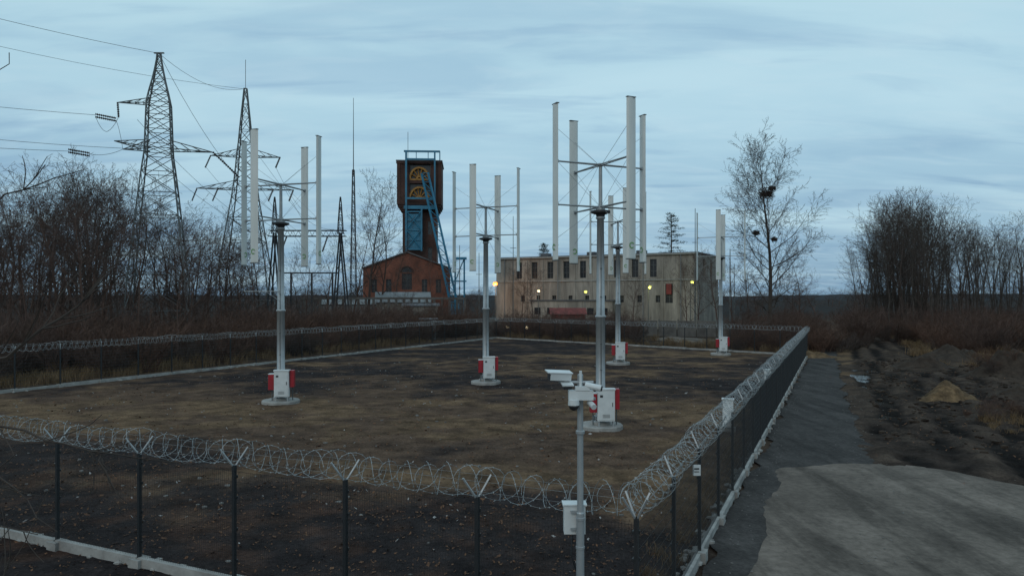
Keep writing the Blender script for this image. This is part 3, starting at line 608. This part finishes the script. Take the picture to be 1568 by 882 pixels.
# ------------------------------------------------ vegetation
def gen_tree(seed,h,key,nl=(15,8,5,4),up=0.06,r0=None,start=0.22,spread=1.0,thin=1.5,ang=(.55,1.0),lim=1.0):
    rnd=random.Random(seed); mb=MB().use(key); r0=r0 or h*0.011
    cnt=[8,5,3,2,2]; sides=[6,4,3,3,3]
    def br(p,d,ln,r,lv):
        n=cnt[lv]; pts=[p]; rr=[r]; q=p; dd=d; wob=[.06,.15,.22,.26,.3][lv]
        for i in range(n):
            dd=(dd+V((rnd.gauss(0,wob),rnd.gauss(0,wob),rnd.gauss(0,wob)*.7+(up if lv else .04)))).normalized()
            q=q+dd*(ln/n); pts.append(q); rr.append(max(r*(1-(i+1)/n*(.85 if lv else .9)),.006*thin))
        mb.poly(pts,rr,sides[lv])
        if lv>=len(nl): return
        k=nl[lv]; k=max(2,int(k*rnd.uniform(.8,1.25)))
        if lv: k=max(2,int(k*min(1.3,.5+ln/(h*.45**lv))))
        for j in range(k):
            s0=start if lv==0 else .15
            tt=(j+rnd.random())/k; t=min(s0+(1-s0)*tt,.985)
            f=t*n; i=int(f); pos=pts[i].lerp(pts[i+1],f-i); rad=rr[i]*(1-(f-i))+rr[i+1]*(f-i); tan=(pts[i+1]-pts[i]).normalized()
            o=tan.orthogonal().normalized(); o.rotate(Matrix.Rotation(rnd.uniform(0,6.283) if lv else j*2.4+rnd.uniform(-.4,.4),3,tan))
            if lv==0: an=rnd.uniform(*ang)*(1.1-.45*tt); l2=h*rnd.uniform(.24,.36)*spread*(.30+.95*math.sin(math.pi*(.14+.74*tt)))
            else: an=rnd.uniform(.45,.95); l2=ln*rnd.uniform(.35,.6)*(1-.4*t)
            nd=(tan*math.cos(an)+o*math.sin(an)).normalized()
            br(pos,nd,l2,max(rad*(.55 if lv==0 else .6)*(lim if lv==0 else 1),.007*thin),lv+1)
    br(V((0,0,-.2)),V((0,0,1)),h,r0,0)
    return mb.mesh('bare_tree_mesh_%d'%seed)
T=[gen_tree(11,17,'bark',(16,8,5,2)),gen_tree(12,15,'bark2',(15,8,5,2),spread=1.15),
   gen_tree(13,18,'bark3',(24,7,4,2),spread=.62,r0=.15,ang=(.4,.75),up=.06,thin=1.2,start=.25,lim=.6),
   gen_tree(14,13,'bark2',(14,7,5,3),start=.1,spread=1.3),
   gen_tree(15,17,'bark3',(22,7,4,2),spread=.52,r0=.13,start=.32,ang=(.4,.75),up=.06,thin=1.2,lim=.6),
   gen_tree(16,16,'bark',(17,8,5,2),spread=1.0,start=.15)]
H=[17,15,18,13,17,16]
def shrub(seed,h,key,n=26):
    rnd=random.Random(seed); mb=MB().use(key)
    for i in range(n):
        a=rnd.uniform(0,6.28); r=rnd.uniform(0,.6); p=V((r*math.cos(a),r*math.sin(a),-.1)); d=V((math.cos(a)*rnd.uniform(.1,.7),math.sin(a)*rnd.uniform(.1,.7),1)).normalized(); ln=h*rnd.uniform(.55,1.05)
        pts=[p]
        for k in range(4): d=(d+V((rnd.gauss(0,.15),rnd.gauss(0,.15),.02))).normalized(); pts.append(pts[-1]+d*ln/4)
        mb.poly(pts,[.022,.018,.014,.01,.006],3)
        for k in range(10):
            f=rnd.uniform(.8,3.9); q=pts[int(f)].lerp(pts[int(f)+1],f-int(f)); e2=(d+V((rnd.gauss(0,.7),rnd.gauss(0,.7),rnd.gauss(.2,.3)))).normalized(); m_=q+e2*ln*.16
            mb.poly([q,m_,m_+(e2+V((rnd.gauss(0,.3),rnd.gauss(0,.3),.3)))*ln*.1],[.009,.007,.005],3)
            for z in range(2):
                e3=(e2+V((rnd.gauss(0,.7),rnd.gauss(0,.7),rnd.gauss(.1,.3)))).normalized(); mb.poly([m_,m_+e3*ln*.13],[.007,.005],3)
    return mb.mesh('shrub_mesh_%d'%seed)
SH=[shrub(21,3.0,'brush',30),shrub(22,2.4,'brush',32),shrub(23,3.6,'bark2',28),shrub(24,2.0,'bark',30)]
def tuft(seed,h,n=70):
    rnd=random.Random(seed); mb=MB().use('dry')
    for i in range(n):
        a=rnd.uniform(0,6.28); r=abs(rnd.gauss(0,.35)); p=V((r*math.cos(a),r*math.sin(a),-.03)); hh=h*rnd.uniform(.4,1); b2=rnd.uniform(0,6.28); w=V((math.cos(b2),math.sin(b2),0))*.014
        lean=V((rnd.gauss(0,.3),rnd.gauss(0,.3),0))*hh; m_=p+lean*.4+V((0,0,hh*.6)); t=p+lean*1.2+V((0,0,hh))
        mb.face(p-w,p+w,m_+w*.7,m_-w*.7); mb.face(m_-w*.7,m_+w*.7,t)
    return mb.mesh('tuft_mesh_%d'%seed)
TU=[tuft(31,.6),tuft(32,.45),tuft(33,.9,90)]
rnd=random.Random(5)
def tput(e,x,y,hh=None,k=None):
    k=rnd.randrange(6) if k is None else k; s=(hh/H[k]) if hh else rnd.uniform(.8,1.1)
    put(T[k],'tree',(x,y,0),rnd.uniform(0,6.28),(s*rnd.uniform(.9,1.15),s*rnd.uniform(.9,1.15),s),e)
e=empty('bare_woodland')
for i in range(76):
    y=rnd.uniform(56,118); px=rnd.uniform(-60,400) ; x=(px-784)/1100*y
    lim=-29.7+(y-41.7)*.44-4
    if x>lim: continue
    if px>300 and y<85: continue
    top={0:345,1:305,2:335,3:365,4:370}[min(4,max(0,int(px//90)))]
    hh=5.5+(455-top+rnd.triangular(-60,45,0))/1100*y
    tput(e,x,y,max(7,min(19,hh)),rnd.choice([0,1,1,3,5]))
for (px,d,hh,k) in((125,70,17.2,0),(150,75,16.5,5),(90,75,15.8,1),(185,74,14.8,0),(60,80,15,5),(300,95,14,3),(20,68,12,1),(240,80,13.5,5)): tput(e,(px-784)/1100*d,d,hh,k)
e=empty('undergrowth')
for i in range(360):
    y=rnd.uniform(40,108); lim=-29.7+(y-41.7)*.44-2.2; x=lim-abs(rnd.gauss(0,14))
    if (x/y)*1100+784<-60: continue
    s=rnd.uniform(.7,1.5); put(rnd.choice(SH),'shrub',(x,y,0),rnd.uniform(0,6.28),(s*1.2,s*1.2,s),e)
e=empty('undergrowth')
for i in range(210):
    t=rnd.uniform(-.15,1.02); p=B.lerp(R,t); off=abs(rnd.gauss(0,9))+2; x=p.x+off*.7; y=p.y+off*.72
    if 15<x<30 and 76<y<96: continue
    s=rnd.uniform(.55,1.15); put(rnd.choice(SH),'shrub',(x,y,0),rnd.uniform(0,6.28),(s*1.3,s*1.3,s),e)
for i in range(110):
    x=rnd.uniform(-38,-6); y=rnd.uniform(98,120)+max(0,-x-20)*-.3; s=rnd.uniform(.7,1.3); put(rnd.choice(SH),'shrub',(x,y,0),rnd.uniform(0,6.28),s,e)
def single(px,d,hh,k,name='bare_tree'):
    s=hh/H[k]; return put(T[k],name,((px-784)/1100*d,d,0),rnd.uniform(0,6.28),s)
for a in((562,118,23,0),(582,125,20,1),(540,122,17,1),(498,112,13,1),(660,130,12,3),(672,112,10,1),(800,105,9,3),(815,108,9,3),(600,140,17,2),(470,110,12,3),(1068,105,10,1),(1145,100,11,3),(1225,105,11,1),(970,108,8,3),(455,95,10,0),(620,112,8,3),(1050,112,10,3),(1100,118,12,1),(1120,96,9,3)): single(*a)
big=gen_tree(78,21.5,'bark3',(38,11,6,3),spread=.9,r0=.30,start=.14,thin=1.8,ang=(.6,1.1),up=.06,lim=.6)
root=empty('bare_tree_with_nests',(30.8,86,0)); put(big,'trunk_and_branches',(0,0,0),1.0,1.0,root)
mb=MB().use('bark')
for (nx_,ny_,nz_,rr) in((-.5,-.3,17.8,.85),(.3,0,18.5,.45),(-1.6,0,13.2,.4),(.5,-.2,12.4,.35)):
    for i in range(260):
        a=V((rnd.gauss(0,1),rnd.gauss(0,1),rnd.gauss(0,.6))).normalized()*rr*rnd.uniform(.1,1); t=V((rnd.gauss(0,1),rnd.gauss(0,1),rnd.gauss(0,.4))).normalized()*rr*.35; c=V((nx_,ny_,nz_))+a; mb.poly([c-t,c+t],.03,3)
mb.obj('bird_nests',root)
e=empty('bare_grove')
for i in range(120):
    d=rnd.uniform(92,150); px=1315+330*((i*.618)%1)+rnd.uniform(-6,6)
    if i%4==0: px=rnd.uniform(1345,1450)
    top=350-(28*math.exp(-((px-1395)/45)**2))+(1-min(1,max(0,(px-1305)/50)))*45; hh=5.5+(455-top+rnd.triangular(-50,12,2))/1100*d
    tput(e,(px-784)/1100*d,d,max(8,hh),rnd.choice([2,4,2,4,0]))
e=empty('undergrowth')
for i in range(340):
    d=rnd.uniform(68,140); px=rnd.uniform(1290+(d<85)*120,1640); s=rnd.uniform(.5,1.3); put(rnd.choice(SH),'shrub',((px-784)/1100*d,d,0),rnd.uniform(0,6.28),(s*1.2,s*1.2,s),e)
for i in range(110):
    d=rnd.uniform(72,125); px=rnd.uniform(1120,1258); s=rnd.uniform(.5,1.2); put(rnd.choice(SH),'shrub',((px-784)/1100*d,d,0),rnd.uniform(0,6.28),s,e)
e=empty('distant_trees')
for i in range(260):
    az=rnd.uniform(-.75,.75); d=rnd.uniform(190,480); x=math.tan(az)*d
    if 1262<784+1100*x/d<1300 and d<400: continue
    put(T[rnd.choice([0,1,3,5])],'tree',(x,d,-1),rnd.uniform(0,6.28),(1.6,1.6,rnd.uniform(.45,.72)),e)
M['hill']=mat('wooded_hill',(0.035,0.042,0.050),(0.026,0.031,0.038),.01,.95)
mb=MB().use('hill'); n=200; pr=None
for i in range(n+1):
    t=i/n; az=-1.1+2.2*t; d=1500; h=9+5*mn.noise(V((t*6,1,2)))+2.5*mn.noise(V((t*60,5,2)))
    a=(math.sin(az)*d,math.cos(az)*d,-2); b2=(math.sin(az)*(d+60),math.cos(az)*(d+60),h); c2=(math.sin(az)*(d+400),math.cos(az)*(d+400),-2)
    if pr: mb.face(pr[0],a,b2,pr[1]); mb.face(pr[1],b2,c2,pr[2])
    pr=(a,b2,c2)
mb.obj('distant_hills')
def pine(seed,h):
    rnd2=random.Random(seed); mb=MB().use('bark'); mb.poly([(0,0,0),(0,0,h*.5),(0,0,h)],[.22,.14,.03],5)
    for i in range(60):
        t=.35+.65*i/60; z=h*t; rr=h*.19*(1-t)**.6*rnd2.uniform(.6,1.1)+.3; a=i*2.4; d=V((math.cos(a),math.sin(a),rnd2.uniform(-.05,.35))); mb.use('bark'); mb.poly([V((0,0,z)),V((0,0,z))+d*rr],[.04,.015],3); mb.use('needle')
        for k in range(46):
            f=rnd2.uniform(.2,1.05); c=V((0,0,z))+d*rr*f+V((rnd2.gauss(0,.24),rnd2.gauss(0,.24),rnd2.gauss(0,.13))); u=V((rnd2.gauss(0,1),rnd2.gauss(0,1),rnd2.gauss(0,1))).normalized()*.26; w=V((rnd2.gauss(0,1),rnd2.gauss(0,1),rnd2.gauss(0,1))).normalized()*.08
            mb.face(c-u,c+w,c+u)
    return mb.mesh('pine_mesh')
pm=pine(5,23); pm2=pine(6,16)
put(pm,'pine_tree',(33.3,150,0),0,(1.35,1.35,1)); put(pm2,'pine_tree',(7.0,158,0),1,1.08); put(pm2,'pine_tree',(19,160,0),2,.95)
e=empty('dry_grass')
for i in range(1150):
    q=rnd.random()
    if q<.36: y=rnd.uniform(38,90); x=-29.7+(y-41.7)*.44-1.2-abs(rnd.gauss(0,4))
    elif q<.56: t=rnd.random(); p=B.lerp(R,t); off=1+abs(rnd.gauss(0,4)); x=p.x+off*.7; y=p.y+off*.7
    elif q<.88:
        y=rnd.uniform(56,110); x=y*rnd.uniform(.41,.72); bb=(x-C.x)*Rt.x+(y-C.y)*Rt.y
        if 0<bb<9: continue
    elif q<.91: y=rnd.uniform(29,36); x=y*rnd.uniform(.64,.72)
    else: t=rnd.uniform(0,60); p=C+U*t-Rt*rnd.uniform(.3,.9); x,y=p.x,p.y
    s=rnd.uniform(.6,1.5); s=s*(.35 if q>=.91 else (.5 if q>=.88 else 1)); put(rnd.choice(TU),'tuft',(x,y,0),rnd.uniform(0,6.28),s,e)
def scatter(name,key,n,fn,s0,s1,flat=.35):
    mb=MB().use(key)
    XY=[fn() for _ in range(n)]; arr=np.array(XY); zz=height(arr[:,0][None],arr[:,1][None])[0][0]
    for (x,y),z in zip(XY,zz):
        s=rnd.uniform(s0,s1)*(1 if rnd.random()<.93 else 1.8); a=rnd.uniform(0,6.28); c=V((x,y,z+.012+s*.15)); u=V((math.cos(a),math.sin(a),rnd.gauss(0,flat)))*s; w=V((-math.sin(a),math.cos(a),rnd.gauss(0,flat)))*s*.6
        mb.face(c-u,c-w*.8+u*.1,c+u*.9,c+w)
    mb.obj(name)
def infield():
    while 1:
        a=rnd.uniform(.3,60)*rnd.random()**.5; b=-rnd.uniform(.3,38); p=C+U*a+Rt*b
        if p.x/p.y>-.8 and mn.noise(V((p.x*.35,p.y*.35,4)))>rnd.uniform(-.6,.5): return (p.x,p.y)
scatter('fallen_leaves','leaf',12000,infield,.02,.055)
scatter('paper_litter','pale',700,infield,.02,.06,.5)
def nearfr():
    p=C+U*rnd.uniform(-3,9)-Rt*rnd.uniform(0.3,22); return (p.x,p.y)
scatter('fallen_leaves','leaf',5000,nearfr,.015,.045)
def rightside():
    p=C+U*rnd.uniform(19,60)+Rt*rnd.uniform(4.2,16); return (p.x,p.y)
scatter('fallen_leaves','leaf',1500,rightside,.03,.07)
def stones(name,key,n,fn,s0,s1):
    mb=MB().use(key)
    for _ in range(n):
        x,y=fn(); r=rnd.uniform(s0,s1); b0=len(mb.v); mb.ball((x,y,hz(x,y)+r*.25),r,6,(rnd.uniform(.8,1.5),rnd.uniform(.7,1.2),rnd.uniform(.4,.8)))
        for k in range(b0,len(mb.v)):
            v=V(mb.v[k]); mb.v[k]=tuple(v+mn.noise_vector(v*9)*r*.35)
    mb.obj(name)
stones('stones','stone',260,infield,.03,.08); stones('soil_clods','soil',700,rightside,.05,.17)
def gravel():
    p=C+U*rnd.uniform(-2,40)+Rt*rnd.choice([rnd.uniform(.3,.9),rnd.uniform(3.0,4.2),rnd.uniform(.3,9)]); return (p.x,p.y)
mb=MB().use('stone')
for _ in range(500): x,y=gravel(); r=rnd.uniform(.008,.028); mb.ball((x,y,.014+r*.3),r,5,(1.2,1,.6))
mb.obj('loose_gravel')
def mound(name,key,x,y,rx,ry,h,seed):
    mb=MB().use(key); n=56; mlist=30; base=len(mb.v)
    for i in range(mlist+1):
        rr=i/mlist
        for j in range(n):
            t=2*math.pi*j/n; k=1+.3*mn.noise(V((math.cos(t)*1.3,math.sin(t)*1.3,seed))); px=rx*rr*k*math.cos(t); py=ry*rr*k*math.sin(t)
            z=h*(math.cos(rr*math.pi)*.5+.5)*(1+.5*mn.noise(V((px*.9,py*.9,seed+3))))+.2*mn.noise(V((px*2.3,py*2.3,seed)))*(1-rr)+.11*mn.noise(V((px*6,py*6,seed)))*(1-rr*.5)-(.15 if rr>.97 else .02)
            mb.v.append((px,py,z))
    for i in range(mlist):
        for j in range(n): a=base+i*n+j;b2=base+i*n+(j+1)%n; mb.f.append((a,b2,b2+n,a+n)); mb.m.append(mb.mi)
    mb.obj(name,loc=(x,y,0),smooth=True)
mound('sand_heap','sand',23.4,38.5,1.8,1.3,1.0,1); mound('soil_heap','soil',34.6,50,3.6,2.2,1.7,2); mound('soil_heap','soil',32,56,3,2,.9,3); mound('soil_heap','soil',22.5,32.5,2.4,1.3,.45,4); mound('soil_heap','soil',38,62,4,3,1.2,6); mound('soil_heap','sand',27.5,66,3,1.6,.5,7)
mound('soil_heap','soil',28.5,40,2.2,1.2,.5,9); mound('soil_heap','soil',16.6,21.5,1.2,.7,.3,10)
e=empty('brush_pile')
for i in range(14): put(rnd.choice(SH),'shrub',(34.5+rnd.gauss(0,1.4),50+rnd.gauss(0,1),rnd.uniform(.2,.9)),(rnd.uniform(-1,1),rnd.uniform(-1,1),rnd.uniform(0,6)),rnd.uniform(.3,.55),e)
for i in range(12): put(rnd.choice(SH),'shrub',(22.2+rnd.gauss(0,1.3),32+rnd.gauss(0,.8),0.2),(rnd.uniform(-.6,.6),rnd.uniform(-.6,.6),rnd.uniform(0,6)),rnd.uniform(.15,.3),e)
# foreground tree at left
mb=MB().use('bark3'); rr2=random.Random(3)
mb.poly([(-5.4,5.2,0),(-5.3,5.2,2),(-5.4,5.2,4),(-5.1,5.3,6),(-5.2,5.2,8.5)],[.16,.13,.11,.08,.03],7)
def limb(pts,r0,tw=10,ln=.5):
    pts=[V(p) for p in pts]; fine=[]
    for i in range(len(pts)-1):
        for k in range(4): p=pts[i].lerp(pts[i+1],k/4); fine.append(p+V((rr2.gauss(0,.02),rr2.gauss(0,.02),rr2.gauss(0,.02))))
    fine.append(pts[-1]); n=len(fine); mb.poly(fine,[max(r0*(1-i/n),.003) for i in range(n)],5)
    for i in range(tw):
        f=rr2.uniform(.3,.95)*(n-1); k=int(f); p=fine[k]; d=(fine[k+1]-fine[k]).normalized(); d=(d+V((rr2.gauss(0,.5),rr2.gauss(0,.5),rr2.gauss(.1,.5)))).normalized(); l=ln*rr2.uniform(.5,1.3); q=[p]
        for z in range(4): d=(d+V((rr2.gauss(0,.12),rr2.gauss(0,.12),rr2.gauss(.03,.12)))).normalized(); q.append(q[-1]+d*l/4)
        mb.poly(q,[.005,.0045,.004,.003,.0022],4)
limb([(-5.35,5.2,3.6),(-4.4,5.1,4.7),(-3.6,5,5.05),(-3.15,5,5.34),(-2.7,5,5.77)],.026,12,.45)
limb([(-5.1,5.3,5.6),(-4.3,5.1,6.0),(-3.6,5,6.15),(-3.25,5,6.42)],.018,9,.35)
limb([(-5.1,5.3,6.4),(-4.2,5.1,6.6),(-3.65,5,6.9),(-3.5,5,7.2)],.014,4,.2)
limb([(-5.3,5.2,3.2),(-4.4,5.1,4.1),(-3.56,5,4.6),(-2.95,5,4.45),(-2.75,5,4.25)],.018,10,.5)
limb([(-5.3,5.2,2.4),(-4.4,5.1,3.3),(-3.7,5,3.9),(-3.3,5,3.85)],.018,9,.5)
limb([(-5.3,5.2,2.8),(-4.3,5.0,4.0),(-3.5,4.9,4.3),(-3.1,4.9,3.9)],.014,8,.5)
limb([(-5.3,5.2,1.6),(-4.5,5.1,2.8),(-3.6,5.0,3.4),(-3.2,5.0,4.2)],.014,8,.5)
mb.obj('bare_tree')
# ------------------------------------------------ world
w=bpy.data.worlds.new('World'); S.world=w; w.use_nodes=True; nt=w.node_tree; N=nt.nodes; Lk=nt.links; bg=N['Background']
sunel=math.radians(12); sunaz=math.radians(200)
sky=N.new('ShaderNodeTexSky'); sky.sky_type='NISHITA'; sky.sun_disc=False; sky.sun_elevation=sunel; sky.sun_rotation=sunaz
tc=N.new('ShaderNodeTexCoord'); sp=N.new('ShaderNodeSeparateXYZ'); Lk.new(tc.outputs['Generated'],sp.inputs[0])
def mth(op,a,b=None,c=None):
    n=N.new('ShaderNodeMath'); n.operation=op
    for i,q in enumerate((a,b,c)):
        if q is None: continue
        if hasattr(q,'links'): Lk.new(q,n.inputs[i])
        else: n.inputs[i].default_value=q
    return n.outputs[0]
z=mth('MAXIMUM',sp.outputs[2],0.0); zz=mth('ADD',z,0.16)
cb=N.new('ShaderNodeCombineXYZ'); Lk.new(mth('DIVIDE',sp.outputs[0],zz),cb.inputs[0]); Lk.new(mth('DIVIDE',sp.outputs[1],zz),cb.inputs[1])
def wn(scale,sx,sy,off,det=7,dist=.6,rot=.25):
    mp=N.new('ShaderNodeMapping'); Lk.new(cb.outputs[0],mp.inputs[0]); mp.inputs['Scale'].default_value=(sx,sy,1); mp.inputs['Location'].default_value=(off,off*.7,0); mp.inputs['Rotation'].default_value=(0,0,rot)
    n=N.new('ShaderNodeTexNoise'); n.inputs['Scale'].default_value=scale; n.inputs['Detail'].default_value=det; n.inputs['Roughness'].default_value=.52; n.inputs['Distortion'].default_value=dist; Lk.new(mp.outputs[0],n.inputs['Vector']); return n.outputs[0]
grad=N.new('ShaderNodeValToRGB'); Lk.new(z,grad.inputs[0]); g=grad.color_ramp
g.elements[0].position=0; g.elements[0].color=(0.175,0.325,0.48,1); g.elements[1].position=1; g.elements[1].color=(0.40,0.58,0.70,1)
for p,c in((.06,(0.215,0.375,0.54)),(.14,(0.305,0.485,0.62)),(.24,(0.395,0.60,0.71)),(.4,(0.455,0.67,0.76))):
    el=g.elements.new(p); el.color=(*c,1)
def ramp(src,p0,p1,c0=(0,0,0,1),c1=(1,1,1,1)):
    r=N.new('ShaderNodeValToRGB'); r.color_ramp.interpolation='EASE'; r.color_ramp.elements[0].position=p0; r.color_ramp.elements[1].position=p1; r.color_ramp.elements[0].color=c0; r.color_ramp.elements[1].color=c1; Lk.new(src,r.inputs[0]); return r.outputs[0]
def mx(bt,f,a,b):
    m=N.new('ShaderNodeMixRGB'); m.blend_type=bt
    for i,q in enumerate((f,a,b)):
        if hasattr(q,'links'): Lk.new(q,m.inputs[i])
        else: m.inputs[i].default_value=q if i==0 else (*q,1)
    return m.outputs[0]
lite=mth('MULTIPLY',ramp(wn(.9,.6,1.3,8.4),.42,.66),.5); c=mx('MIX',lite,grad.outputs[0],(0.52,0.72,0.80))
dark=mth('MULTIPLY',ramp(wn(1.5,.5,1.6,3.1),.47,.66),.55); c=mx('MULTIPLY',dark,c,(0.64,0.71,0.82))
d2=mth('MULTIPLY',ramp(wn(3.0,.4,1.6,1.7),.53,.68),.45); c=mx('MULTIPLY',d2,c,(0.62,0.69,0.81))
d3=mth('MULTIPLY',ramp(wn(6.0,.5,1.3,5.7,9,1.0),.45,.7),.2); c=mx('MIX',d3,c,(0.52,0.68,0.76))
ad=N.new('ShaderNodeMixRGB'); ad.blend_type='ADD'; ad.inputs[0].default_value=.012; Lk.new(c,ad.inputs[1]); Lk.new(sky.outputs[0],ad.inputs[2])
Lk.new(ad.outputs[0],bg.inputs[0]); bg.inputs[1].default_value=1.0
sl=bpy.data.lights.new('sun','SUN'); sl.energy=.5; sl.angle=math.radians(25); sl.color=(1,.90,.80); so=bpy.data.objects.new('sun',sl); COL.objects.link(so)
dv=V((math.sin(sunaz)*math.cos(math.radians(35)),math.cos(sunaz)*math.cos(math.radians(35)),math.sin(math.radians(35)))); so.rotation_euler=(-dv).to_track_quat('-Z','Y').to_euler()
# ------------------------------------------------ camera
cd=bpy.data.cameras.new('camera'); co=bpy.data.objects.new('camera',cd); COL.objects.link(co); co.location=(0,0,5.5); co.rotation_euler=(math.radians(90),0,0)
cd.sensor_width=36; cd.lens=1100/1568*36; cd.shift_y=14/1568; cd.clip_end=6000; cd.clip_start=.05
S.camera=co
S.view_settings.view_transform='Standard'; S.view_settings.look='None'; S.view_settings.exposure=0
